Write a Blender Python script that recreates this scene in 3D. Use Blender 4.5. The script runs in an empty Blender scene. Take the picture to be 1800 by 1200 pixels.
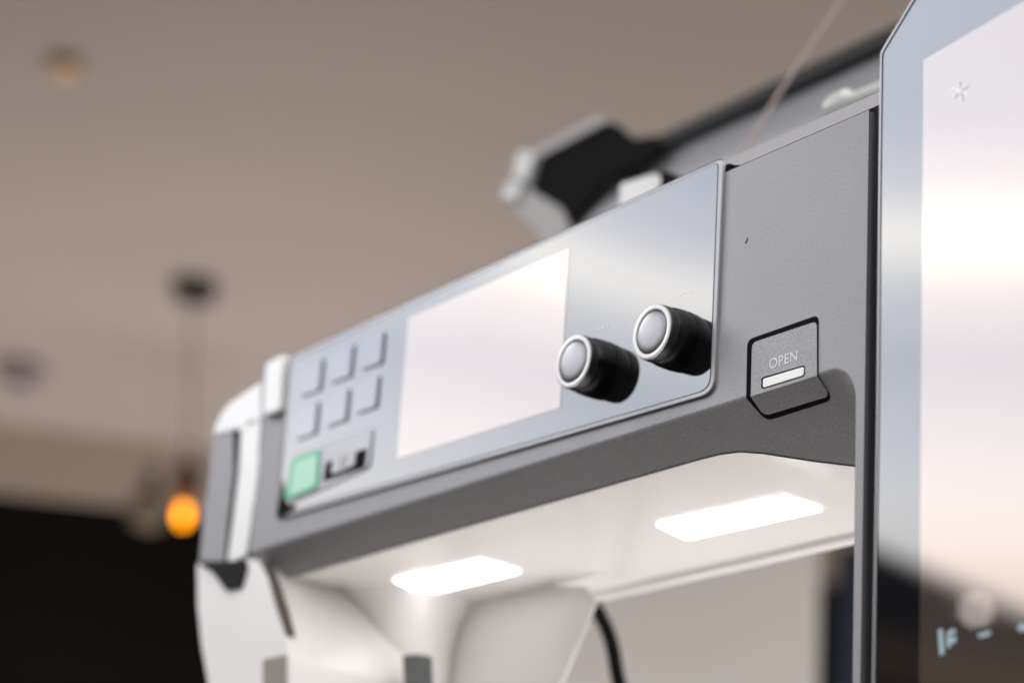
import bpy, bmesh, math, random
from mathutils import Vector, Matrix
random.seed(7)
S = bpy.context.scene
COL = S.collection
# ------------------------------------------------------------------ camera
W, H = 1800.0, 1200.0
F, PX, PY = 3751.0, 879.0, 952.0                 # lens and optical centre (the photo is cropped from a taller frame)
vX = Vector((2944, 804, 3751)).normalized()
vZ = Vector((861, 14352, -3751)); vZ = (vZ - vX * vZ.dot(vX)).normalized()
vY = vZ.cross(vX)
R3 = Matrix((vX, vY, vZ))                        # camera -> world
CAM = Vector((0, -0.40, 0))
cd = bpy.data.cameras.new('camera'); cam = bpy.data.objects.new('camera', cd); COL.objects.link(cam)
cam.matrix_world = Matrix.Translation(CAM) @ R3.to_4x4()
cd.sensor_width = 36; cd.lens = F / W * 36
cd.shift_x = (W / 2 - PX) / W; cd.shift_y = (PY - H / 2) / W
cd.clip_start = 0.02; cd.clip_end = 100
cd.dof.use_dof = True; cd.dof.focus_distance = 0.605; cd.dof.aperture_fstop = 7.3
cd.dof.aperture_blades = 0
S.camera = cam
S.view_settings.view_transform = 'Standard'; S.view_settings.look = 'None'
S.view_settings.exposure = 0; S.view_settings.gamma = 1
S.cycles.use_denoising = True
S.cycles.max_bounces = 8

# ------------------------------------------------------------------ world: the shop's window side and ceiling, seen in the glass
wd = bpy.data.worlds.new('World'); S.world = wd; wd.use_nodes = True
nt = wd.node_tree; N = nt.nodes; L = nt.links
N.clear()
out = N.new('ShaderNodeOutputWorld'); bg = N.new('ShaderNodeBackground'); L.new(bg.outputs[0], out.inputs[0])
tc = N.new('ShaderNodeTexCoord')
def math_node(op, a=None, b=None, c=None, clamp=False):
    n = N.new('ShaderNodeMath'); n.operation = op; n.use_clamp = clamp
    for i, v in enumerate((a, b, c)):
        if v is None: continue
        if isinstance(v, (int, float)): n.inputs[i].default_value = v
        else: L.new(v, n.inputs[i])
    return n.outputs[0]
sep = N.new('ShaderNodeSeparateXYZ'); L.new(tc.outputs['Generated'], sep.inputs[0])
el = math_node('MULTIPLY', math_node('ARCSINE', sep.outputs[2]), 180 / math.pi)
ns = N.new('ShaderNodeTexNoise'); ns.inputs['Scale'].default_value = 3.5; ns.inputs['Detail'].default_value = 3
L.new(tc.outputs['Generated'], ns.inputs['Vector'])
wob = math_node('MULTIPLY', math_node('SUBTRACT', ns.outputs[0], 0.5), 5.0)
az = math_node('MULTIPLY', math_node('ARCTAN2', sep.outputs[0], math_node('MULTIPLY', sep.outputs[1], -1)), 180 / math.pi)
# bands run slightly oblique
tiltd = math_node('MULTIPLY_ADD', math_node('MAXIMUM', math_node('ADD', az, 54), 0), 0.22, el)
e2 = math_node('ADD', tiltd, math_node('MULTIPLY', wob, 0.35))
mr = N.new('ShaderNodeMapRange'); mr.inputs['From Min'].default_value = 0; mr.inputs['From Max'].default_value = 50
L.new(e2, mr.inputs['Value'])
cr = N.new('ShaderNodeValToRGB'); L.new(mr.outputs[0], cr.inputs[0])
G = 1.0
stops = [(0.0, (3.6, 3.5, 3.45)), (13.6, (3.6, 3.5, 3.45)), (14.6, (4.2, 4.1, 4.1)),
         (15.8, (4.3, 4.35, 4.5)), (17.3, (3.9, 4.05, 4.4)), (19.6, (3.3, 3.45, 3.95)), (21.3, (4.0, 4.15, 4.45)),
         (22.8, (6.2, 6.05, 5.85)), (24.2, (4.2, 4.3, 4.7)), (26, (3.4, 3.6, 4.2)), (31, (3.3, 3.5, 4.0)), (38, (1.2, 1.2, 1.3)), (48, (.7, .68, .68))]
er = cr.color_ramp
while len(er.elements) < len(stops): er.elements.new(0.5)
for e, (p, c) in zip(er.elements, stops):
    e.position = p / 50; e.color = (*c, 1)
# window side only
a1 = N.new('ShaderNodeMapRange'); a1.interpolation_type = 'SMOOTHSTEP'; L.new(az, a1.inputs['Value'])
a1.inputs['From Min'].default_value = -95; a1.inputs['From Max'].default_value = -75
a2 = N.new('ShaderNodeMapRange'); a2.interpolation_type = 'SMOOTHSTEP'; L.new(az, a2.inputs['Value'])
a2.inputs['From Min'].default_value = -24; a2.inputs['From Max'].default_value = -44
win = math_node('MULTIPLY', a1.outputs[0], a2.outputs[0])
# ambient room
am = N.new('ShaderNodeValToRGB'); L.new(math_node('MULTIPLY_ADD', sep.outputs[2], 0.5, 0.5), am.inputs[0])
ae = am.color_ramp; ae.elements[0].position = 0.57; ae.elements[0].color = (.05, .045, .04, 1)
ae.elements[1].position = 0.84; ae.elements[1].color = (3.1, 3.03, 3.1, 1)
x = ae.elements.new(1.0); x.color = (3.1, 3.03, 3.1, 1)
mx = N.new('ShaderNodeMix'); mx.data_type = 'RGBA'
# below the bright window band lie the dark fittings of the shop
off = math_node('MULTIPLY', math_node('MINIMUM', math_node('ADD', az, 61.5), 4.0), .42)
bd = N.new('ShaderNodeMapRange'); bd.interpolation_type = 'SMOOTHSTEP'; L.new(math_node('ADD', el, off), bd.inputs['Value'])
bd.inputs['From Min'].default_value = 14.35; bd.inputs['From Max'].default_value = 14.95
lowr = N.new('ShaderNodeValToRGB'); mlo = N.new('ShaderNodeMapRange'); mlo.inputs['From Min'].default_value = 8; mlo.inputs['From Max'].default_value = 15
L.new(math_node('ADD', el, math_node('MULTIPLY', off, .5)), mlo.inputs['Value']); L.new(mlo.outputs[0], lowr.inputs[0])
le = lowr.color_ramp; le.elements[0].position = 0; le.elements[0].color = (.02, .015, .012, 1); le.elements[1].position = 1; le.elements[1].color = (.06, .06, .075, 1)
for p_, c_ in ((.40, (.05, .035, .025)), (.58, (.16, .115, .085)), (.66, (.08, .06, .05)), (.73, (.03, .03, .04))):
    e_ = le.elements.new(p_); e_.color = (*c_, 1)
bm_ = N.new('ShaderNodeMix'); bm_.data_type = 'RGBA'
L.new(bd.outputs[0], bm_.inputs[0]); L.new(lowr.outputs[0], bm_.inputs[6]); L.new(cr.outputs[0], bm_.inputs[7])
# one small spotlight in the shop
vd = N.new('ShaderNodeVectorMath'); vd.operation = 'DOT_PRODUCT'; L.new(tc.outputs['Generated'], vd.inputs[0])
_a, _e = math.radians(-59.35), math.radians(13.25)
vd.inputs[1].default_value = (math.sin(_a) * math.cos(_e), -math.cos(_a) * math.cos(_e), math.sin(_e))
dot = math_node('MULTIPLY', math_node('GREATER_THAN', vd.outputs['Value'], math.cos(math.radians(.11))), 26.0)
ad = N.new('ShaderNodeMix'); ad.data_type = 'RGBA'; ad.blend_type = 'ADD'; ad.inputs[0].default_value = 1
cmb = N.new('ShaderNodeCombineColor')
for i_ in range(3): L.new(dot, cmb.inputs[i_])
L.new(bm_.outputs[2], ad.inputs[6]); L.new(cmb.outputs[0], ad.inputs[7])
L.new(win, mx.inputs[0]); L.new(am.outputs[0], mx.inputs[6]); L.new(ad.outputs[2], mx.inputs[7])
L.new(mx.outputs[2], bg.inputs[0]); bg.inputs[1].default_value = 1.0

def area_light(name, loc, look, size, power, color, sy=None):
    l = bpy.data.lights.new(name, 'AREA'); l.energy = power; l.color = color; l.size = size
    if sy: l.shape = 'RECTANGLE'; l.size_y = sy
    o = bpy.data.objects.new(name, l); COL.objects.link(o); o.location = loc
    o.rotation_euler = (Vector(look) - Vector(loc)).to_track_quat('-Z', 'Y').to_euler()
    return o
area_light('ceiling_fill_far', (-5.4, 2.6, -0.75), (-5.5, 2.6, 2), 2.6, 92, (1.0, .885, .87))  # unseen fill added to brighten the far ceiling
area_light('ceiling_fill_near', (-1.9, 2.4, -0.75), (-1.9, 2.4, 2), 2.0, 15, (1.0, .95, .88))  # second added ceiling fill, out of view near the machine
area_light('underside_fill', (-.53, .100, .03), (-.53, .060, .19), .30, .235, (1, .99, .98), .05)  # added light, lifts the underside of the arm from below
area_light('board_fill', (-1.1, .75, -.35), (-1.7, 1.5, .25), .5, 4, (1, .96, .92))  # unseen fill added behind the machine to brighten the beige board
area_light('head_light', (-1.3, -0.35, 0.75), (-0.72, 0, 0.22), 0.18, 1.1, (1, .98, .95))

# ------------------------------------------------------------------ unprojection helpers
def ray(u, v): return (R3 @ Vector((u - PX, -(v - PY), -F))).normalized()
def at(u, v, y=0.0):
    d = ray(u, v); return CAM + d * ((y - CAM.y) / d.y)
def onplane(u, v, o, n):
    d = ray(u, v); return CAM + d * ((o - CAM).dot(n) / d.dot(n))

# ------------------------------------------------------------------ materials
def mat(name, color, rough=0.5, metal=0.0, ior=1.5, emis=None, estr=0, grain=0, gscale=4000, coat=0, bump=0, bscale=600, mottle=0, mscale=8, crough=.1, spec=None):
    m = bpy.data.materials.new(name); m.use_nodes = True
    t = m.node_tree; b = t.nodes['Principled BSDF']
    b.inputs['Base Color'].default_value = (*color, 1)
    b.inputs['Roughness'].default_value = rough; b.inputs['Metallic'].default_value = metal
    b.inputs['IOR'].default_value = ior
    if spec is not None: b.inputs['Specular IOR Level'].default_value = spec
    if coat: b.inputs['Coat Weight'].default_value = coat; b.inputs['Coat Roughness'].default_value = crough
    if emis: b.inputs['Emission Color'].default_value = (*emis, 1); b.inputs['Emission Strength'].default_value = estr
    tcx = t.nodes.new('ShaderNodeTexCoord')
    last = None
    if mottle:
        n2 = t.nodes.new('ShaderNodeTexNoise'); n2.inputs['Scale'].default_value = mscale; n2.inputs['Detail'].default_value = 4
        t.links.new(tcx.outputs['Object'], n2.inputs['Vector'])
        mr2 = t.nodes.new('ShaderNodeMapRange'); mr2.inputs['To Min'].default_value = 1 - mottle; mr2.inputs['To Max'].default_value = 1 + mottle
        mr2.inputs['From Min'].default_value = .3; mr2.inputs['From Max'].default_value = .7
        t.links.new(n2.outputs[0], mr2.inputs[0])
        v = t.nodes.new('ShaderNodeVectorMath'); v.operation = 'SCALE'; v.inputs[0].default_value = color
        t.links.new(mr2.outputs[0], v.inputs['Scale']); last = v.outputs[0]
    if grain:
        n1 = t.nodes.new('ShaderNodeTexNoise'); n1.inputs['Scale'].default_value = gscale; n1.inputs['Detail'].default_value = 2
        t.links.new(tcx.outputs['Object'], n1.inputs['Vector'])
        mr1 = t.nodes.new('ShaderNodeMapRange'); mr1.inputs['To Min'].default_value = 1 - grain; mr1.inputs['To Max'].default_value = 1 + grain
        mr1.inputs['From Min'].default_value = .3; mr1.inputs['From Max'].default_value = .7
        t.links.new(n1.outputs[0], mr1.inputs[0])
        v = t.nodes.new('ShaderNodeVectorMath'); v.operation = 'SCALE'
        if last is None: v.inputs[0].default_value = color
        else: t.links.new(last, v.inputs[0])
        t.links.new(mr1.outputs[0], v.inputs['Scale']); last = v.outputs[0]
    if last is not None: t.links.new(last, b.inputs['Base Color'])
    if bump:
        n3 = t.nodes.new('ShaderNodeTexNoise'); n3.inputs['Scale'].default_value = bscale; n3.inputs['Detail'].default_value = 2
        t.links.new(tcx.outputs['Object'], n3.inputs['Vector'])
        bp = t.nodes.new('ShaderNodeBump'); bp.inputs['Strength'].default_value = bump; bp.inputs['Distance'].default_value = .0002
        t.links.new(n3.outputs[0], bp.inputs['Height']); t.links.new(bp.outputs[0], b.inputs['Normal'])
    return m
M = {}
M['silver'] = mat('silver_paint', (.29, .286, .292), .45, .15, grain=.26, gscale=2900, bump=.06, bscale=3100, mottle=.03, mscale=25)
M['silver_light'] = mat('silver_light_paint', (.42, .415, .43), .42, .3, grain=.10, gscale=2600)
M['rim'] = mat('silver_rim', (.36, .36, .375), .4, .3, grain=.05)
M['lid'] = mat('lid_paint', (.28, .28, .295), .4, .3, grain=.05)
M['white'] = mat('white_plastic', (.85, .825, .80), .26, mottle=.015, mscale=20)
M['white_head'] = mat('white_gloss', (.82, .82, .80), .22, mottle=.015, mscale=20)
M['black'] = mat('black_plastic', (.012, .012, .013), .30, mottle=.2, mscale=60)
M['blackmat'] = mat('black_matt', (.006, .006, .006), .7, spec=.05)
M['dark'] = mat('dark_grey_plastic', (.035, .035, .036), .6, spec=.2, grain=.1, gscale=2600)
M['edge'] = mat('edge_shade_grey', (.05, .05, .052), .5, spec=.25)
M['tab'] = mat('tab_dark', (.016, .016, .017), .7, spec=.1)
M['glass'] = mat('panel_glass', (.006, .006, .007), .012, ior=2.0)
M['monglass'] = mat('monitor_glass', (.004, .004, .005), .012, ior=2.0)
M['lcd'] = mat('lcd_glass', (.012, .010, .008), .03, ior=2.68, emis=(1, .80, .68), estr=.03)
M['lcd'].node_tree.nodes['Principled BSDF'].inputs['Specular Tint'].default_value = (1, .885, .81, 1)
M['knob'] = mat('knob_black', (.005, .005, .0055), .22, spec=.35)
M['ring'] = mat('knob_ring', (.40, .395, .375), .3, .5)
M['collar'] = mat('knob_collar', (.045, .045, .043), .3, .6)
M['cap'] = mat('knob_cap', (.18, .178, .18), .30, .9)
M['green'] = mat('green_lens', (.03, .34, .17), .3, emis=(.10, .58, .30), estr=.22)
M['greenc'] = mat('green_lens_core', (.32, .64, .46), .3, emis=(.55, .82, .68), estr=.10)
M['lens'] = mat('indicator_lens', (.70, .71, .66), .25, emis=(.9, .92, .84), estr=.12)
M['ink'] = mat('white_ink', (.72, .72, .73), .5, emis=(1, 1, 1), estr=.0)
M['ink2'] = mat('print_ink', (.80, .80, .82), .12, ior=1.9)
M['led'] = mat('led_lens', (.9, .9, .9), .4, emis=(1, .99, .97), estr=3.2)
_t = M['led'].node_tree; _b = _t.nodes['Principled BSDF']; _v = _t.nodes.new('ShaderNodeTexVoronoi'); _v.inputs['Scale'].default_value = 230
_c = _t.nodes.new('ShaderNodeTexCoord'); _t.links.new(_c.outputs['Object'], _v.inputs['Vector'])
_m = _t.nodes.new('ShaderNodeMapRange'); _m.inputs['From Min'].default_value = .25; _m.inputs['From Max'].default_value = .75; _m.inputs['To Min'].default_value = 3.6; _m.inputs['To Max'].default_value = 1.9
_t.links.new(_v.outputs['Distance'], _m.inputs[0]); _t.links.new(_m.outputs[0], _b.inputs['Emission Strength'])
M['tan'] = mat('tan_slot', (.26, .23, .20), .6)
M['key'] = mat('key_glass', (.05, .052, .06), .05, ior=2.0)
M['keyside'] = mat('key_side', (.80, .84, .92), .6, spec=.3)
M['beige'] = mat('beige_panel', (.72, .67, .62), .7, mottle=.05, mscale=2)
M['lidedge'] = mat('lid_edge_grey', (.035, .036, .038), .6, spec=.15)
M['silver_cap'] = mat('spool_cap_white', (.50, .50, .49), .35)
M['lidrim'] = mat('lid_rim_plastic', (.27, .255, .245), .45)
M['cable'] = mat('rubber_black', (.004, .004, .004), .7, spec=.1)
M['plate'] = mat('inner_plate_white', (.82, .79, .77), .4)

# ------------------------------------------------------------------ mesh helpers
ROOTS = {}
def root(name, label, cat, loc, group=None):
    o = bpy.data.objects.new(name, None); COL.objects.link(o); o.location = loc; o.empty_display_size = .02
    o['label'] = label; o['category'] = cat
    if group: o['group'] = group
    return o
def wloc(o):
    v = Vector(o.location)
    while o.parent: o = o.parent; v += Vector(o.location)
    return v
def link(name, me, m, parent=None, label=None, smooth=True):
    o = bpy.data.objects.new(name, me); COL.objects.link(o)
    if m: me.materials.append(m)
    if parent is not None:
        o.parent = parent; o.location = -wloc(parent)
    if label: o['label'] = label
    if smooth:
        for p in me.polygons: p.use_smooth = True
    return o
def bev(o, w, seg=3, ang=35):
    b = o.modifiers.new('bevel', 'BEVEL'); b.width = w; b.segments = seg; b.limit_method = 'ANGLE'; b.angle_limit = math.radians(ang)
    b.harden_normals = True; b.use_clamp_overlap = True
    return o
def mesh(name, verts, faces):
    me = bpy.data.meshes.new(name); me.from_pydata([tuple(v) for v in verts], [], faces)
    bm = bmesh.new(); bm.from_mesh(me)
    bmesh.ops.recalc_face_normals(bm, faces=bm.faces); bm.to_mesh(me); bm.free()
    return me
def smooth_angle(o, a=35):
    me = o.data
    bm = bmesh.new(); bm.from_mesh(me)
    for e in bm.edges:
        if len(e.link_faces) == 2 and e.calc_face_angle(0) > math.radians(a): e.smooth = False
    bm.to_mesh(me); bm.free()
def prism(name, pts, off, m, parent=None, bevel=.0004, label=None):
    """closed polygon (3D points) pushed by the vector off"""
    n = len(pts); off = Vector(off)
    vs = [Vector(p) for p in pts] + [Vector(p) + off for p in pts]
    fs = [list(range(n)), list(range(n, 2 * n))] + [[i, (i + 1) % n, n + (i + 1) % n, n + i] for i in range(n)]
    o = link(name, mesh(name, vs, fs), m, parent, label)
    smooth_angle(o)
    if bevel: bev(o, bevel)
    return o
def rnd(pts, r, k=6):
    """round the corners of a 2D polygon; r one number or a list"""
    n = len(pts); res = []
    for i in range(n):
        p = Vector(pts[i]); a = Vector(pts[i - 1]) - p; b = Vector(pts[(i + 1) % n]) - p
        rr = r[i] if isinstance(r, (list, tuple)) else r
        rr = min(rr, a.length * .48, b.length * .48)
        if rr <= 0: res.append(tuple(p)); continue
        s, e = p + a.normalized() * rr, p + b.normalized() * rr
        for j in range(k + 1):
            t = j / k; q = s * (1 - t) ** 2 + p * 2 * t * (1 - t) + e * t * t; res.append(tuple(q))
    return res
def pxprism(name, pts, y, depth, m, parent=None, r=0, bevel=.0004, label=None, k=6):
    q = rnd(pts, r, k) if r else pts
    return prism(name, [at(u, v, y) for u, v in q], (0, depth, 0), m, parent, bevel, label)
def box(name, lo, hi, m, parent=None, bevel=.001, label=None):
    x0, y0, z0 = lo; x1, y1, z1 = hi
    return prism(name, [(x0, y0, z0), (x1, y0, z0), (x1, y0, z1), (x0, y0, z1)], (0, y1 - y0, 0), m, parent, bevel, label)
def lathe(name, prof, o, axis, m, parent=None, seg=64, label=None):
    """prof: list of (radius, distance along axis)"""
    axis = Vector(axis).normalized(); a = axis.orthogonal().normalized(); b = axis.cross(a)
    vs, fs = [], []; n = len(prof)
    for r, d in prof:
        for i in range(seg):
            t = 2 * math.pi * i / seg
            vs.append(Vector(o) + axis * d + (a * math.cos(t) + b * math.sin(t)) * r)
    for j in range(n - 1):
        for i in range(seg):
            fs.append([j * seg + i, j * seg + (i + 1) % seg, (j + 1) * seg + (i + 1) % seg, (j + 1) * seg + i])
    fs.append(list(range(seg))); fs.append([(n - 1) * seg + i for i in range(seg)])
    ob = link(name, mesh(name, vs, fs), m, parent, label); smooth_angle(ob, 30); return ob
def tube(name, pts, r, m, parent=None, seg=10):
    cu = bpy.data.curves.new(name, 'CURVE'); cu.dimensions = '3D'; cu.bevel_depth = r; cu.bevel_resolution = 4; cu.use_fill_caps = True
    s = cu.splines.new('BEZIER'); s.bezier_points.add(len(pts) - 1)
    for bp, p in zip(s.bezier_points, pts):
        bp.co = p; bp.handle_left_type = bp.handle_right_type = 'AUTO'
    tmp = bpy.data.objects.new('tmp', cu); COL.objects.link(tmp)
    dg = bpy.context.evaluated_depsgraph_get(); me = bpy.data.meshes.new_from_object(tmp.evaluated_get(dg))
    bpy.data.objects.remove(tmp)
    return link(name, me, m, parent)
def setp(o, label=None, cat=None, group=None, kind=None):
    for k, v in (('label', label), ('category', cat), ('group', group), ('kind', kind)):
        if v: o[k] = v
    return o

# ------------------------------------------------------------------ setting: ceiling, far wall
az0 = math.radians(64)
fw = Vector((-math.sin(az0), math.cos(az0), 0))       # towards the far wall
sd = Vector((math.cos(az0), math.sin(az0), 0))        # to the right along it
base = Vector((0, -.4, 0))
def wp(a, s, z): return base + fw * a + sd * s + Vector((0, 0, z))
DW = 6.75
mc = mat('ceiling_paint', (.46, .415, .37), .8, mottle=.07, mscale=.35)
mdw = mat('dark_wall_paint', (.010, .0085, .008), .95, mottle=.3, mscale=.7, spec=.05)
mbw = mat('bulkhead_paint', (.50, .44, .37), .8)
o = prism('ceiling', [wp(1.0, -2.3, 2.0), wp(DW + .1, -2.3, 2.0), wp(DW + .1, 8, 2.0), wp(1.0, 8, 2.0)], (0, 0, .1), mc, bevel=0); setp(o, kind='structure')
o = prism('wall', [wp(DW, -2.3, -1), wp(DW, 8, -1), wp(DW, 8, 1.775), wp(DW, -2.3, 1.775)], fw * .1, mdw, bevel=0); setp(o, kind='structure')
o = prism('bulkhead', [wp(DW - .02, -2.3, 1.775), wp(DW - .02, 8, 1.775), wp(DW - .02, 8, 1.999), wp(DW - .02, -2.3, 1.999)], fw * .1, mbw, bevel=0); setp(o, kind='structure')

def atz(u, v, z):
    d = ray(u, v); return CAM + d * ((z - CAM.z) / d.z)
# round fixtures on the ceiling
p = atz(115, 110, 2.0)
t = root('ceiling_light', 'small round brass coloured ceiling fixture, highest in the picture', 'ceiling light', p)
lathe('trim_ring', [(.030, 0), (.036, .008), (.036, .02), (.028, .02)], p, (0, 0, -1), mat('brass_trim', (.34, .27, .20), .4), t)
lathe('lens', [(.028, .0), (.028, .026), (.012, .034)], p, (0, 0, -1), mat('amber_lens', (.45, .28, .14), .4, emis=(.8, .46, .2), estr=.28), t)
p = atz(38, 640, 2.0)
t = root('smoke_detector', 'grey smoke detector on the ceiling, left of the pendant lamp', 'smoke detector', p)
lathe('housing', [(.07, 0), (.075, .03), (.05, .05)], p, (0, 0, -1), mat('grey_plastic', (.28, .25, .25), .6), t)
lathe('sensor_cap', [(.035, .045), (.03, .06)], p, (0, 0, -1), M['dark'], t)
p = atz(343, 497, 2.0)
D0 = (Vector((p.x, p.y, 0)) - Vector((CAM.x, CAM.y, 0))).length
t = root('pendant_lamp', 'pendant lamp with a glowing amber bulb hanging from a dark ceiling rose', 'pendant lamp', p)
md = mat('dark_bronze', (.05, .042, .038), .5)
lathe('ceiling_rose', [(.058, 0), (.062, .012), (.05, .045), (.012, .055)], p, (0, 0, -1), md, t)
zl = p.z - .04
lb = ray(322, 905); s_ = D0 / math.hypot(lb.x, lb.y); zb = lb.z * s_
tube('cord', [p + Vector((0, 0, -.04)), CAM + lb * s_ + Vector((0, 0, .12))], .0035, mat('cord_black', (.05, .04, .035), .7), t)
bc = CAM + lb * (D0 / math.hypot(lb.x, lb.y))
lathe('lamp_holder', [(.012, .14), (.03, .125), (.034, .085), (.03, .07)], bc, (0, 0, 1), md, t)
bulb = lathe('bulb', [(.002, -.024), (.008, -.021), (.011, -.013), (.012, 0), (.011, .013), (.008, .021), (.002, .024)], bc, (0, 0, 1),
             mat('amber_filament', (.8, .4, .05), .2, emis=(1.0, .31, .0), estr=7.5), t)
lathe('lamp_shade', [(.030, .034), (.040, .045), (.038, .075), (.015, .09)], bc, (0, 0, 1), mat('amber_shade', (.12, .06, .02), .5, emis=(1, .3, .05), estr=.06), t)
p2 = atz(262, 893, 2.0); dd = p2 - CAM; hd = math.hypot(dd.x, dd.y); bc2 = CAM + dd * (5.9 / hd)
t2 = root('pendant_lamp', 'unlit pale glass pendant lamp just left of the glowing amber bulb', 'pendant lamp', bc2)
lathe('globe', [(.01, -.06), (.045, -.045), (.062, 0), (.045, .045), (.015, .06)], bc2, (0, 0, 1), mat('smoked_glass', (.22, .18, .13), .3), t2)
lathe('lamp_holder', [(.016, .058), (.022, .10), (.01, .12)], bc2, (0, 0, 1), md, t2)
tube('cord', [bc2 + Vector((0, 0, .12)), bc2 + Vector((0, 0, .3)), Vector((bc2.x, bc2.y, 1.998))], .0012, mat('cord_brown', (.12, .10, .09), .7), t2)

# beige board and dark post seen through the throat
def azp(deg, dist, z):
    a = math.radians(deg); return CAM + Vector((math.sin(a) * dist, math.cos(a) * dist, z))
bp = [azp(-57, 2.6, -.8), azp(-44.45, 2.6, -.8), azp(-44.45, 2.6, .72), azp(-57, 2.6, .72)]
nrm = Vector((math.sin(math.radians(-51)), math.cos(math.radians(-51)), 0))
o = prism('partition', bp, nrm * .04, M['beige'], None, .004); setp(o, 'beige display board behind the sewing machine, seen through its throat', 'partition')
bp = [azp(-43.9, 3.2, -.8), azp(-43.0, 3.2, -.8), azp(-43.0, 3.2, .85), azp(-43.9, 3.2, .85)]
o = prism('dark_post', bp, nrm * .05, mat('navy_paint', (.012, .022, .05), .6), None, .004); setp(o, 'narrow navy blue post beside the beige board, seen through the throat', 'post')

# table and cable
mt = mat('walnut_table', (.045, .03, .022), .5, mottle=.25, mscale=6)
tb = root('table', 'dark wooden table carrying the sewing machine', 'table', (-.5, .05, -.09))
box('table_top', (-1.3, -.33, -.09), (.5, .5, -.055), mt, tb, .003)
for sx, sy in ((-1.25, -.28), (.45, -.28), (-1.25, .45), (.45, .45)):
    box('leg', (sx - .02, sy - .02, -.8), (sx + .02, sy + .02, -.0901), mt, tb, .003)
fl = prism('floor', [wp(-3, -2.3, -.8), wp(DW, -2.3, -.8), wp(DW, 8, -.8), wp(-3, 8, -.8)], (0, 0, -.05), mat('floor_vinyl', (.07, .062, .055), .6, mottle=.1, mscale=2), bevel=0); setp(fl, kind='structure')

# ------------------------------------------------------------------ the sewing machine
SM = root('sewing_machine', 'silver and white computerised sewing machine with touch screens, knobs and lit throat', 'sewing machine', (-.5, .06, -.055))
XR = -.3773; XL = -.6992; ZS = .2713; ZC = .1976; XP = -.3810; CD = .0100; CH = .0096
def front_path(rc, dx=0, n=10):
    """crease of the opening in the cover: along the arm, round the corner, down the post"""
    return None
# front cover ------------------------------------------------
crease, outer, inner = [], [], []
rc = .0095
xs = [XL + (XP - rc - XL) * i / 40 for i in range(41)]
zi0 = ZC - CH
_CO = Vector((0, 0, ZC)); _CN = Vector((0, -CH, -CD)).normalized()
trace = [onplane(u, v, _CO, _CN) for u, v in ((1220, 814), (1262, 802.5), (1300, 797), (1335, 799), (1375, 805), (1430, 813.5), (1500, 822), (1560, 829))]
z00 = trace[0].z
def inner_p(xx):
    if xx <= trace[0].x: return Vector((xx, CD, zi0))
    for p_, q_ in zip(trace, trace[1:]):
        if xx <= q_.x or q_ is trace[-1]:
            t = (xx - p_.x) / (q_.x - p_.x); z = p_.z + (q_.z - p_.z) * t - z00 + zi0
            return Vector((xx, CD * (ZC - z) / CH, z))
for xx in xs:
    crease.append(Vector((xx, 0, ZC))); outer.append(Vector((xx, 0, ZS))); inner.append(inner_p(xx))
for k in range(1, 15):
    a = math.pi / 2 * k / 14
    crease.append(Vector((XP - rc + rc * math.sin(a), 0, ZC - rc * 1.15 * (1 - math.cos(a)))))
    if k <= 7: outer.append(Vector((XP - rc + (XR - XP + rc) * k / 7, 0, ZS)))
    else: outer.append(Vector((XR, 0, ZS + (ZC - rc * 1.15 - ZS) * (k - 7) / 7)))
    xx = XP - rc + (rc + .006) * k / 14
    inner.append(inner_p(xx))
for k in range(1, 6):
    z = ZC - rc * 1.15 + (-.05 - ZC + rc * 1.15) * k / 5
    crease.append(Vector((XP + .0003 * k, 0, z))); outer.append(Vector((XR, 0, z)))
    inner.append(Vector((XP + .006, CD + .02, ZC - .03 + (-.05 - ZC + .03) * k / 5)))
n = len(crease)
vs = outer + crease + inner; fs = []
for i in range(n - 1):
    fs.append([i, i + 1, n + i + 1, n + i]); fs.append([n + i, n + i + 1, 2 * n + i + 1, 2 * n + i])
me = mesh('front_cover', vs, fs)
# make sure the normals face the camera
if sum(p.normal.y for p in me.polygons) > 0: me.flip_normals()
fc = link('front_cover', me, M['silver'], SM); smooth_angle(fc, 20)
bev(fc, .0011, 4, 25)
# side return towards the monitor, its shade put into a dark colour
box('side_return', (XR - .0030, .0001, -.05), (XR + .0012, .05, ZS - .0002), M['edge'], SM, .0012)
# white throat lining: the inner edge pushed back
LB = .088
a_ = [v + Vector((0, .0002, -.0004)) for v in inner]; b_ = [v + Vector((0, LB, 0)) for v in a_]
steps = 8; rows = []
for s in range(steps + 1):
    tt = s / steps
    rows.append([p.lerp(q, tt) for p, q in zip(a_, b_)])
vs = [p for r_ in rows for p in r_]; fs = []
for s in range(steps):
    for i in range(n - 1): fs.append([s * n + i, s * n + i + 1, (s + 1) * n + i + 1, (s + 1) * n + i])
th = link('throat_lining', mesh('throat_lining', vs, fs), M['white'], SM)
# rear lip
zr = zi0
box('rear_lip', (XL, LB + .0102, zr - .0035), (XP + .004, LB + .0155, zr + .03), M['white'], SM, .0015)
# arm body
box('arm_body', (XL, .012, zr + .002), (XR - .005, LB + .010, ZS - .002), M['silver_light'], SM, .003)
box('side_body', (XP + .0015, .012, -.05), (XR - .005, LB, zr), M['silver_light'], SM, .001)
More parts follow.
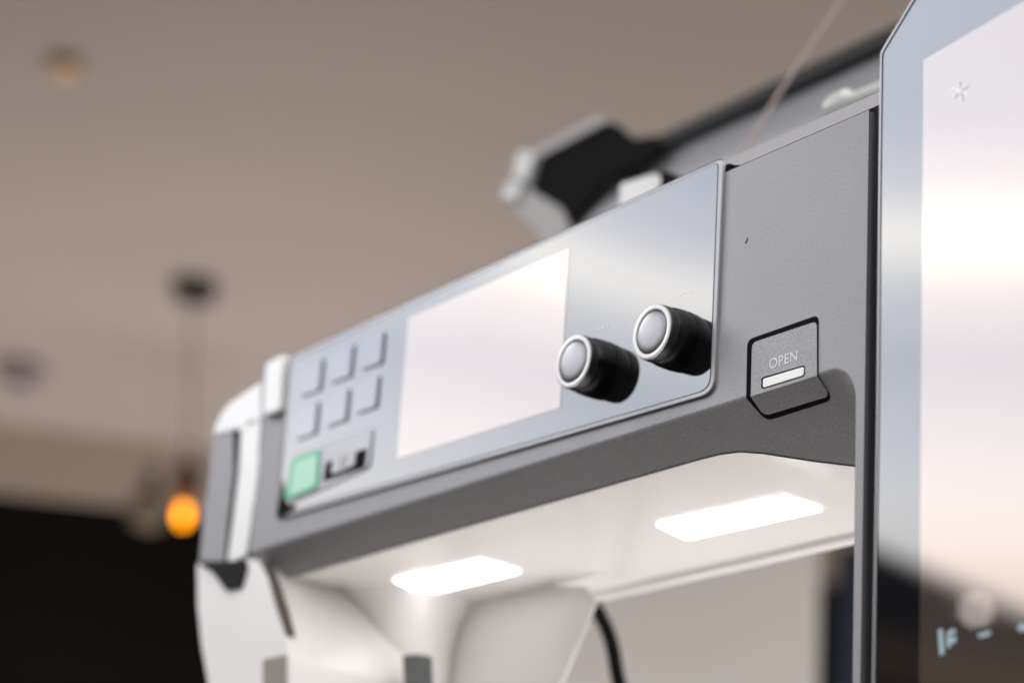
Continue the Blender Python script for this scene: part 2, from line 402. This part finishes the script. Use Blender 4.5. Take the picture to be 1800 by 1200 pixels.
# top strip (upper cover edge)
yt = .004
zt = (at(1400, 226, yt).z)
prof_x = [at(1300, 291.3).x, at(1288, 290, .0008).x, at(1277, 286, .002).x, at(1268, 282, .0035).x]
stripv = [Vector((at(1301, 291.2).x, .0002, ZS + .0003)), Vector((-.34, .0002, ZS + .0003)), Vector((-.34, yt, zt)), Vector((at(1272, 285, yt).x, yt, zt)),
          at(1281, 287.6, .0026), at(1291, 290.4, .0012)]
tc_ = prism('top_cover', stripv, (0, .004, .0012), M['silver_light'], SM, .0002)
box('top_deck', (XL, yt + .0046, ZS + .001), (-.34, LB, zt - .001), M['silver_light'], SM, .001)
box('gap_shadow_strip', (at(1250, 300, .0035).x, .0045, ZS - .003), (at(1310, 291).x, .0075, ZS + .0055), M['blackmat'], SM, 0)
# clean parting line beneath the strip
# ---------------------------------------------------------------- control panel
PYf = -.0011
def quad_xz(pts, y): return [at(u, v, y) for u, v in pts]
pan = [(509, 627), (1271, 277), (1254, 690), (486, 912)]
cp = prism('control_panel', [at(u, v, PYf) for u, v in rnd(pan, [10, 13, 26, 10], 8)], (0, .0012, 0), M['rim'], SM, .00025)
pan2 = [(512, 634.5), (1262, 286), (1247, 683), (491, 903)]
gl = prism('glass', [at(u, v, PYf - .0001) for u, v in rnd(pan2, [6, 9, 22, 6], 8)], (0, .0003, 0), M['glass'], cp, 0)
# fine dark joint round the glass
jt = [(511, 633.5), (1263.5, 284.5), (1248.6, 684), (490, 904.3)]
prism('joint', [at(u, v, PYf - .00005) for u, v in rnd(jt, [6, 10, 23, 6], 8)], (0, .0002, 0), M['dark'], cp, 0)
jo = [(508, 626.5), (1272.0, 276), (1255.2, 690.8), (485.3, 912.8)]
prism('panel_gap', [at(u, v, -.00012) for u, v in rnd(jo, [10, 13, 27, 10], 8)], (0, .0001, 0), M['blackmat'], SM, 0)
lc = [(718, 558), (1000, 437), (984.5, 716), (697, 806)]
prism('screen', [at(u, v, PYf - .00022) for u, v in lc], (0, .0001, 0), M['lcd'], cp, 0)
# keys: raised squares whose right and lower flanks show
for (u, v) in ((565, 628), (619, 604), (673, 581), (557, 704), (611, 681), (664, 658)):
    w, h = 36, 56
    q = [(u - w, v + w * .44), (u, v), (u - 5, v + h), (u - w - 5, v + h + w * .36)]
    kk = prism('key', [at(a, b, PYf - .0009) for a, b in rnd(q, 5)], (0, .0008, 0), M['keyside'], SM, .0003)
    prism('key_face', [at(a, b, PYf - .00102) for a, b in rnd(q, 5)], (0, .0001, 0), M['key'], kk, 0)
# start button housing
hs = [(519, 800), (655, 752), (650, 822), (507, 886)]
bh = prism('button_housing', [at(u, v, PYf - .0006) for u, v in rnd(hs, [10, 7, 14, 8])], (0, .0005, 0), M['rim'], SM, .0004)
prism('housing_face', [at(u, v, PYf - .0007) for u, v in rnd([(521, 801.5), (652, 755.5), (648, 820), (510, 882)], [9, 6, 12, 7])], (0, .0001, 0), mat('housing_satin', (.30, .30, .31), .30, .4), bh, 0)
g1 = [(513, 806), (561, 788), (557, 856), (498, 880)]
sb = prism('start_button', [at(u, v, PYf - .0013) for u, v in rnd(g1, [9, 7, 8, 8])], (0, .0006, 0), M['green'], SM, .0005)
prism('lens_core', [at(u, v, PYf - .0014) for u, v in rnd([(518, 813), (558, 797), (553, 851), (509, 871)], 6)], (0, .0001, 0), M['greenc'], sb, 0)
prism('button_shadow_gap', [at(u, v, PYf - .0003) for u, v in [(497, 842), (500, 868), (506, 886), (520, 886), (516, 895), (492, 909), (485, 909)]], (0, .0001, 0), M['blackmat'], SM, 0)
# black window with grey marks
k1 = [(573, 812), (645, 787), (640, 821), (567, 846)]
iw = prism('indicator_window', [at(u, v, PYf - .0009) for u, v in rnd(k1, 3)], (0, .0002, 0), M['blackmat'], SM, 0)
for q in ([(585, 807), (600, 801), (597, 828), (582, 833)], [(602, 800), (607, 798), (604, 827), (599, 828)], [(609.5, 797), (626, 791), (622, 817), (606, 824)]):
    prism('mark', [at(u, v, PYf - .0011) for u, v in q], (0, .0001, 0), mat('grey_mark', (.55, .55, .56), .4), iw, 0)

# ---------------------------------------------------------------- knobs
Yv = Vector((0, -1, 0))
def knob(u, v, length=.0102, r=.0088, tag=''):
    c = at(u, v, PYf - length); b = Vector((c.x, PYf, c.z)); ax = Vector((0, -1, 0))
    k = lathe('knob', [(r * 1.03, .0002), (r * 1.05, .0010), (r * 1.03, length * .40), (r * .98, length * .62), (r * .96, length * .66), (r * .985, length * .68), (r * .965, length * .93), (r * .93, length * .962)], b, ax, M['knob'], SM, 72)
    lathe('ring', [(r * .94, length * .95), (r * .965, length * .965), (r * .96, length * .99), (r * .90, length), (r * .80, length), (r * .765, length * .99), (r * .76, length * .96)], b, ax, M['ring'], k, 72)
    lathe('collar', [(r * .965, length * .66), (r * .993, length * .68), (r * .978, length * .93), (r * .94, length * .957)], b, ax, M['collar'], k, 72)
    lathe('joint', [(r * .77, length * .95), (r * .77, length * .984)], b, ax, M['blackmat'], k, 64)
    lathe('cap', [(r * .735, length * .95), (r * .735, length * .985), (r * .70, length * .995), (r * .5, length * 1.010), (r * .3, length * 1.020), (r * .1, length * 1.025), (.0001, length * 1.0255)], b, ax, M['cap'], k, 64)
    # fine print above the knob
    return k
knob(1007, 635); knob(1145, 583)
# faint print over the knobs
def text(name, s, origin, ux, uz, size, m, parent, off=None, spacing=1.0, bold=0):
    cu = bpy.data.curves.new(name, 'FONT'); cu.body = s; cu.size = size; cu.align_x = 'CENTER'; cu.align_y = 'CENTER'; cu.space_character = spacing; cu.offset = bold
    cu.extrude = .00001
    tmp = bpy.data.objects.new('tmp', cu); COL.objects.link(tmp)
    dg = bpy.context.evaluated_depsgraph_get(); me = bpy.data.meshes.new_from_object(tmp.evaluated_get(dg)); bpy.data.objects.remove(tmp)
    ux = Vector(ux).normalized(); uz = Vector(uz).normalized(); nn = ux.cross(uz)
    mw = Matrix((ux, uz, nn)).transposed().to_4x4(); mw.translation = Vector(origin)
    me.transform(mw)
    return link(name, me, m, parent, smooth=False)
text('print', '- - - - - - - -', at(1198, 517, PYf - .0002), (1, 0, 0), (0, 0, 1), .0022, M['ink2'], SM)
text('print', '- ~ -', at(1060, 574, PYf - .0002), (1, 0, 0), (0, 0, 1), .0030, M['ink2'], SM)

# ---------------------------------------------------------------- release latch
CO = Vector((0, 0, ZC)); CN = Vector((0, -CH, -CD)).normalized()        # chamfer plane
def folded(name, up, lo, lift, thick, m, r_up, r_lo, parent, bevel=.0003):
    """plate folded over the crease; up/lo are pixel outlines, up starts and ends on the crease"""
    U = rnd2(up, r_up); Lo = rnd2(lo, r_lo)
    y0 = Vector((0, -1, 0))
    def cre(xx): 
        # point on the fold line, lifted
        return None
    top = [at(u, v, -lift) for u, v in U]
    off = CN * lift
    bot = [onplane(u, v, CO + off, CN) for u, v in Lo]
    zc = (CO + off).z + (off.y + lift) * (-CH / CD) * -1  # fold height of the two lifted planes
    # intersection of y=-lift with the lifted chamfer plane
    zc = ZC + (-(CN.y) * (-lift - off.y) - 0) / CN.z + off.z if abs(CN.z) > 1e-6 else ZC
    a = Vector((top[0].x, -lift, zc)); b = Vector((top[-1].x, -lift, zc))
    vs = [a] + top[1:-1] + [b] + bot[1:-1]
    nu = len(top); nl = len(bot) - 2
    fs = [list(range(nu)), [nu - 1] + [nu + i for i in range(nl)] + [0]]
    me = mesh(name, vs, fs)
    if sum(p.normal.y for p in me.polygons) > 0: me.flip_normals()
    o = link(name, me, m, parent, smooth=False)
    s = o.modifiers.new('solid', 'SOLIDIFY'); s.thickness = thick; s.offset = -1
    if bevel: bev(o, bevel, 3, 30)
    return o
def rnd2(pts, rs, k=6):
    n = len(pts); res = [pts[0]]
    for i in range(1, n - 1):
        p = Vector(pts[i]); a = Vector(pts[i - 1]) - p; b = Vector(pts[i + 1]) - p; rr = min(rs, a.length * .48, b.length * .48)
        s, e = p + a.normalized() * rr, p + b.normalized() * rr
        for j in range(k + 1):
            t = j / k; q = s * (1 - t) ** 2 + p * 2 * t * (1 - t) + e * t * t; res.append(tuple(q))
    res.append(pts[-1]); return res
folded('latch_recess', [(1311.5, 698), (1313.5, 597), (1439, 553), (1438.5, 658)], [(1438.5, 658), (1464, 703), (1347, 740), (1311.5, 698)], .00008, .00005, M['blackmat'], 12, 14, SM, 0)
lt = folded('release_latch', [(1319, 698), (1321.5, 602), (1435.5, 564), (1436, 657)], [(1436, 657), (1458, 696), (1343, 731), (1319, 698)], .00045, .0003, M['silver'], 10, 12, SM, .0003)
text('lettering', 'OPEN', at(1377, 633, -.00052), (1, 0, 0), (0, 0, 1), .0043, M['ink'], lt, spacing=1.04, bold=.00004)
prism('indicator_recess', [at(u, v, -.0005) for u, v in rnd([(1338, 663.5), (1415, 641), (1414.5, 661), (1338.5, 684)], 5)], (0, .0001, 0), M['blackmat'], lt, 0)
prism('indicator_light', [at(u, v, -.00075) for u, v in rnd([(1340.5, 665.5), (1412.5, 644), (1412, 659.5), (1340.5, 681.5)], 4)], (0, .0004, 0), M['lens'], lt, .00015)

# ---------------------------------------------------------------- work lights under the arm
zi = zi0 - .0004
for q in ([(1150, 922), (1208, 949), (1449, 897), (1376, 870)], [(687, 1018), (747, 1046), (919, 1005), (846, 982)]):
    fr = prism('work_light', [atz(u, v, zi - .0003) for u, v in rnd([(q[0][0] - 2, q[0][1]), (q[1][0], q[1][1] + 1.5), (q[2][0] + 2, q[2][1]), (q[3][0], q[3][1] - 1.5)], 10)], (0, 0, .0002), M['white'], SM, 0)
    prism('light_lens', [atz(u, v, zi - .0006) for u, v in rnd(q, 9)], (0, 0, .0002), M['led'], fr, 0)

# ---------------------------------------------------------------- head (left end)
HD = .0
prism('end_cover', [at(u, v, .0) for u, v in rnd([(374, 764), (413, 758), (413, 1000), (395, 1004), (350, 990), (358, 900), (368, 825)], [4, 2, 2, 4, 6, 20, 20])], (0, .07, 0), M['silver'], SM, .001)
capp = [(412, 757), (373, 766), (376, 750), (386, 728), (403, 706), (432, 686), (459, 669), (459, 743), (440, 742), (424, 757)]
prism('end_cap', [at(u, v, -.0004) for u, v in capp], (0, .07, 0), M['white_head'], SM, .0012)
prism('take_up_slot', [at(u, v, -.0002) for u, v in [(410, 752), (424, 752), (422, 830), (410, 920), (400, 985), (392, 1002), (401, 910), (411, 830)]], (0, .001, 0), M['blackmat'], SM, 0)
prism('slot_guide', [at(u, v, -.0003) for u, v in rnd([(423, 752), (459, 738), (452, 830), (441, 920), (433, 976), (398, 992), (408, 920), (419, 830)], 3)], (0, .012, 0), M['white_head'], SM, .0015)
prism('thread_guide_cover', [at(u, v, -.003) for u, v in rnd([(466, 637), (497, 622), (491, 722), (461, 732)], 6)], (0, .01, 0), M['white_head'], SM, .001)
prism('cover_seam', [at(u, v, -.0002) for u, v in [(458, 735), (461, 735), (436, 978), (432, 978)]], (0, .0004, 0), M['dark'], SM, 0)
prism('lower_tab', [at(u, v, -.0016) for u, v in rnd([(348, 986), (428, 984), (432, 996), (422, 1031), (397, 1037), (372, 1003), (352, 992)], 3)], (0, .01, 0), M['tab'], SM, .0006)
fcv = prism('face_cover', [at(u, v, -.0004) for u, v in rnd([(346, 989), (372, 1000), (400, 1020), (424, 1010), (434, 980), (456, 986), (471, 1016), (483, 1062), (500, 1112), (512, 1160), (516, 1500), (430, 1500), (385, 1290), (368, 1215), (354, 1135), (347, 1065)], 4)], (0, .06, 0), M['white'], SM, .002)
prism('slot_cover', [at(u, v, -.0007) for u, v in rnd([(462, 1158), (503, 1149), (505, 1300), (462, 1310)], 3)], (0, .0003, 0), M['tan'], fcv, .0)
prism('cover_joint', [at(u, v, -.0003) for u, v in [(455, 982), (463, 984), (479, 1025), (492, 1063), (505, 1112), (500, 1116), (484, 1064), (470, 1018)]], (0, .0035, 0), mat('joint_brown', (.09, .07, .055), .6), SM, 0)
XH = -.688
# right hand wall of the head, curving into the needle column
pts = [(XH, .002), (XH, .020), (XH + .0005, .036), (XH + .002, .048)]
vs, fs = [], []
zz = [.1881, .16, .12, .06, .03]
for z in zz:
    for (x, y) in pts: vs.append((x, y, z - .0002))
w_ = len(pts)
for j in range(len(zz) - 1):
    for i in range(w_ - 1): fs.append([j * w_ + i, j * w_ + i + 1, (j + 1) * w_ + i + 1, (j + 1) * w_ + i])
hw = link('head_side', mesh('head_side', vs, fs), M['white'], SM)
s = hw.modifiers.new('solid', 'SOLIDIFY'); s.thickness = .002
# needle column: rounded, flares into the lining
cx, cy = at(712, 1150, .064).x, .064
prf = []
vs, fs = [], []; seg = 48
for z, rr in ((.1878, .026), (.183, .0215), (.177, .0185), (.168, .0165), (.155, .0158), (.13, .0155), (.03, .0155)):
    for i in range(seg):
        t = 2 * math.pi * i / seg; vs.append((cx + rr * math.cos(t), cy + rr * math.sin(t) * 1.2, z))
for j in range(6):
    for i in range(seg): fs.append([j * seg + i, j * seg + (i + 1) % seg, (j + 1) * seg + (i + 1) % seg, (j + 1) * seg + i])
link('needle_column', mesh('needle_column', vs, fs), M['white'], SM)
q = [at(u, v, .045) for u, v in rnd([(707, 1150), (737, 1148), (741, 1260), (712, 1262)], 3)]
prism('needle_clamp', q, (0, .006, 0), mat('grey_clamp', (.12, .13, .13), .4, .3), SM, .001)
# inner rear plate with slanted edge
q = [at(u, v, .080) for u, v in rnd([(760, 1020), (1030, 1030), (1046, 1056), (972, 1230), (900, 1400), (700, 1400)], [0, 6, 8, 0, 0, 0])]
prism('rear_plate', q, (0, .002, 0), M['plate'], SM, .0008)
# bed of the machine
box('bed', (-.85, .03, -.055), (-.34, .16, .018), M['white'], SM, .006)
box('column', (XR - .004, .012, -.05), (-.20, .15, .26), M['silver_light'], SM, .004)

# ---------------------------------------------------------------- raised lid at the back
LY = .24
def lp(u, v, y=LY): return at(u, v, y)
za = lp(1400, 143).z; zb_ = lp(1400, 232).z; zt0 = lp(1400, 120).z
x0 = lp(985, 360).x; x1 = lp(1760, 140).x
prof = []
for i in range(13):
    t = i / 12; z = za + (zb_ - .035 - za) * t; y = LY + .010 * (1 - math.sin(math.pi * (t * .85 + .08)))
    prof.append((y, z))
prof2 = prof + [(LY + .03, prof[-1][1]), (LY + .03, za)]
lid = prism('raised_lid', [Vector((x0, y, z)) for y, z in prof2], (x1 - x0, 0, 0), M['lid'], SM, 0)
smooth_angle(lid, 60)
box('lid_edge', (lp(1075, 280).x, LY + .002, za - .0004), (x1, LY + .032, zt0 + .0006), M['lidedge'], SM, .001)
box('lid_support', (-.66, LY + .012, .262), (-.36, LY + .028, prof[-1][1] + .001), M['silver_light'], SM, .001)
prism('lid_end_inner', [at(u, v, LY - .004) for u, v in [(946, 270), (1063, 212), (1082, 219), (1112, 244), (1150, 238), (1170, 258), (1135, 285), (1066, 316), (1036, 352), (1000, 400), (980, 370), (924, 336)]], (0, .003, 0), M['blackmat'], SM, .0005)
rm = [(926, 268), (1050, 202), (1072, 213), (1062, 216), (948, 275), (930, 334), (985, 366), (1000, 400), (990, 440), (955, 430), (940, 402), (905, 370), (884, 345), (890, 322), (910, 296)]
prism('lid_end_rim', [at(u, v, LY - .006) for u, v in rnd(rm, 5)], (0, .010, 0), M['lidrim'], SM, .0012)
prism('lid_end_clip', [at(u, v, LY - .009) for u, v in rnd([(910, 263), (938, 270), (926, 318), (899, 312)], 6)], (0, .004, 0), M['silver_cap'], SM, .0008)
prism('lid_end_clip', [at(u, v, LY - .009) for u, v in rnd([(893, 317), (917, 322), (906, 354), (878, 347)], 6)], (0, .004, 0), M['silver_cap'], SM, .0008)
prism('spool_holder', [at(u, v, .10) for u, v in rnd([(1088, 322), (1150, 303), (1158, 345), (1085, 390)], 6)], (0, .012, 0), M['silver_cap'], SM, .001)
prism('spool_felt', [at(u, v, .095) for u, v in [(1160, 300), (1178, 303), (1186, 322), (1160, 345)]], (0, .01, 0), M['blackmat'], SM, .0005)
p = at(1500, 178, .10)
lathe('spool_cap', [(.0015, -.012), (.004, -.011), (.0052, -.008), (.0052, -.002), (.003, .001), (.003, .02), (.004, .024)], p, (1, .05, .0), mat('clear_plastic', (.48, .50, .47), .3), SM)

# thread
th_ = tube('thread', [at(1499, -32, .165), at(1480, 0, .165), at(1396, 125, .165), at(1312, 256, .165), at(1290, 292, .165)], .0008, mat('pink_thread', (.58, .46, .43), .8), None)
setp(th_, 'pink sewing thread running down in front of the raised silver lid', 'thread')
# cable behind the machine
cb = tube('cable', [at(1026, 1030, .14), at(1044, 1062, .14), at(1072, 1120, .14), at(1086, 1190, .14), at(1105, 1270, .14), at(1120, 1400, .14)], .0029, M['cable'], None)
setp(cb, 'black cable hanging behind the throat of the sewing machine', 'cable')

# ---------------------------------------------------------------- large monitor at the right
ta = math.atan(.168)
MN = Vector((-math.sin(ta), -math.cos(ta), 0))
MO = at(1546, 400, -.012)
def mp(u, v, lift=0.0): return onplane(u, v, MO + MN * lift, MN)
MR = root('monitor', 'large glossy touch screen mounted at the right of the sewing machine', 'monitor', mp(1640, 900))
o0 = [(1547.0, 92), (1602.5, 0), (1680, -130), (1850, -250), (2500, -660), (2480, 1500), (1580, 1500), (1528.5, 1400), (1533.5, 1200), (1541.2, 700), (1544.5, 290)]
def shift(pts, k): return [(u + kx * k, v + ky * k) for (u, v), (kx, ky) in zip(pts, OFF)]
OFF = [(1, .55), (1, .60), (.9, .9), (.6, 1), (-1, 1), (-1, -1), (1, -1), (1, 0), (1, 0), (1, 0), (1, 0)]
RR = [9, 0, 60, 40, 20, 20, 30, 0, 0, 0, 0]
def mprism(name, pts, rr, lift, depth, m, parent, bevel=0, label=None):
    return prism(name, [mp(u, v, lift) for u, v in rnd(pts, rr, 8)], -MN * depth, m, parent, bevel, label)
mh = mprism('housing', o0, RR, .0, .016, M['rim'], MR, 0)
mprism('bezel_gap', shift(o0, 3.2), RR, .00012, .0001, M['blackmat'], MR)
mprism('glass', shift(o0, 6.0), RR, .00025, .0001, M['monglass'], MR)
sc = [(1623, 106), (1623 + 800, 106 - 800 * .585), (2400, 1400), (1614.5, 1400)]
ms = mprism('screen', sc, 0, .0004, .0001, M['lcd'], MR)
M['icon'] = mat('faint_icon', (.02, .016, .014), .05, ior=2.8, emis=(1, .9, .88), estr=.13); M['icon'].node_tree.nodes['Principled BSDF'].inputs['Specular Tint'].default_value = (1, .90, .84, 1)
mi = mat('screen_glyph', (.1, .1, .1), .5, emis=(.42, .62, .70), estr=.55)
mf = mat('screen_icon', (.2, .2, .2), .5, emis=(1, .97, .97), estr=.80)
MX = Vector((0, 0, 1)).cross(MN) * -1
MX = Vector((math.cos(ta), -math.sin(ta), 0))
def glyph(pts, m=mi): mprism('glyph', pts, 0, .0006, .0001, m, ms)
glyph([(1649, 1106), (1656, 1104), (1659, 1148), (1652, 1151)])
glyph([(1664, 1112), (1668, 1109), (1670, 1137), (1665, 1138)])
glyph([(1667, 1108), (1678, 1104), (1679, 1112), (1668, 1115)])
glyph([(1669, 1120), (1680, 1117), (1679, 1128), (1670, 1131)])
glyph([(1719, 1114), (1740, 1107), (1740, 1115), (1721, 1120)])
glyph([(1789, 1100), (1812, 1092), (1812, 1106), (1791, 1108)])
glyph([(1793, 1094), (1799, 1092), (1799, 1098), (1793, 1100)])
# faint snowflake icon
cc = (1687, 160)
for k in range(3):
    a = math.radians(60 * k + 20); du, dv = math.cos(a) * 17, math.sin(a) * 17 
    nu, nv = -math.sin(a) * .9, math.cos(a) * .9
    mprism('snow_icon', [(cc[0] - du + nu, cc[1] - dv + nv), (cc[0] + du + nu, cc[1] + dv + nv), (cc[0] + du - nu, cc[1] + dv - nv), (cc[0] - du - nu, cc[1] - dv - nv)], 0, .0006 + .00005 * k, .00003, mf, ms)

# small wear on the paint
prism('scratch', [at(u, v, -.0001) for u, v in [(1311, 429), (1309.5, 427), (1312.5, 421), (1314, 417.5), (1315, 418), (1313.5, 423)]], (0, .0001, 0), mat('nick', (.05, .05, .055), .7, spec=.1), SM, 0)
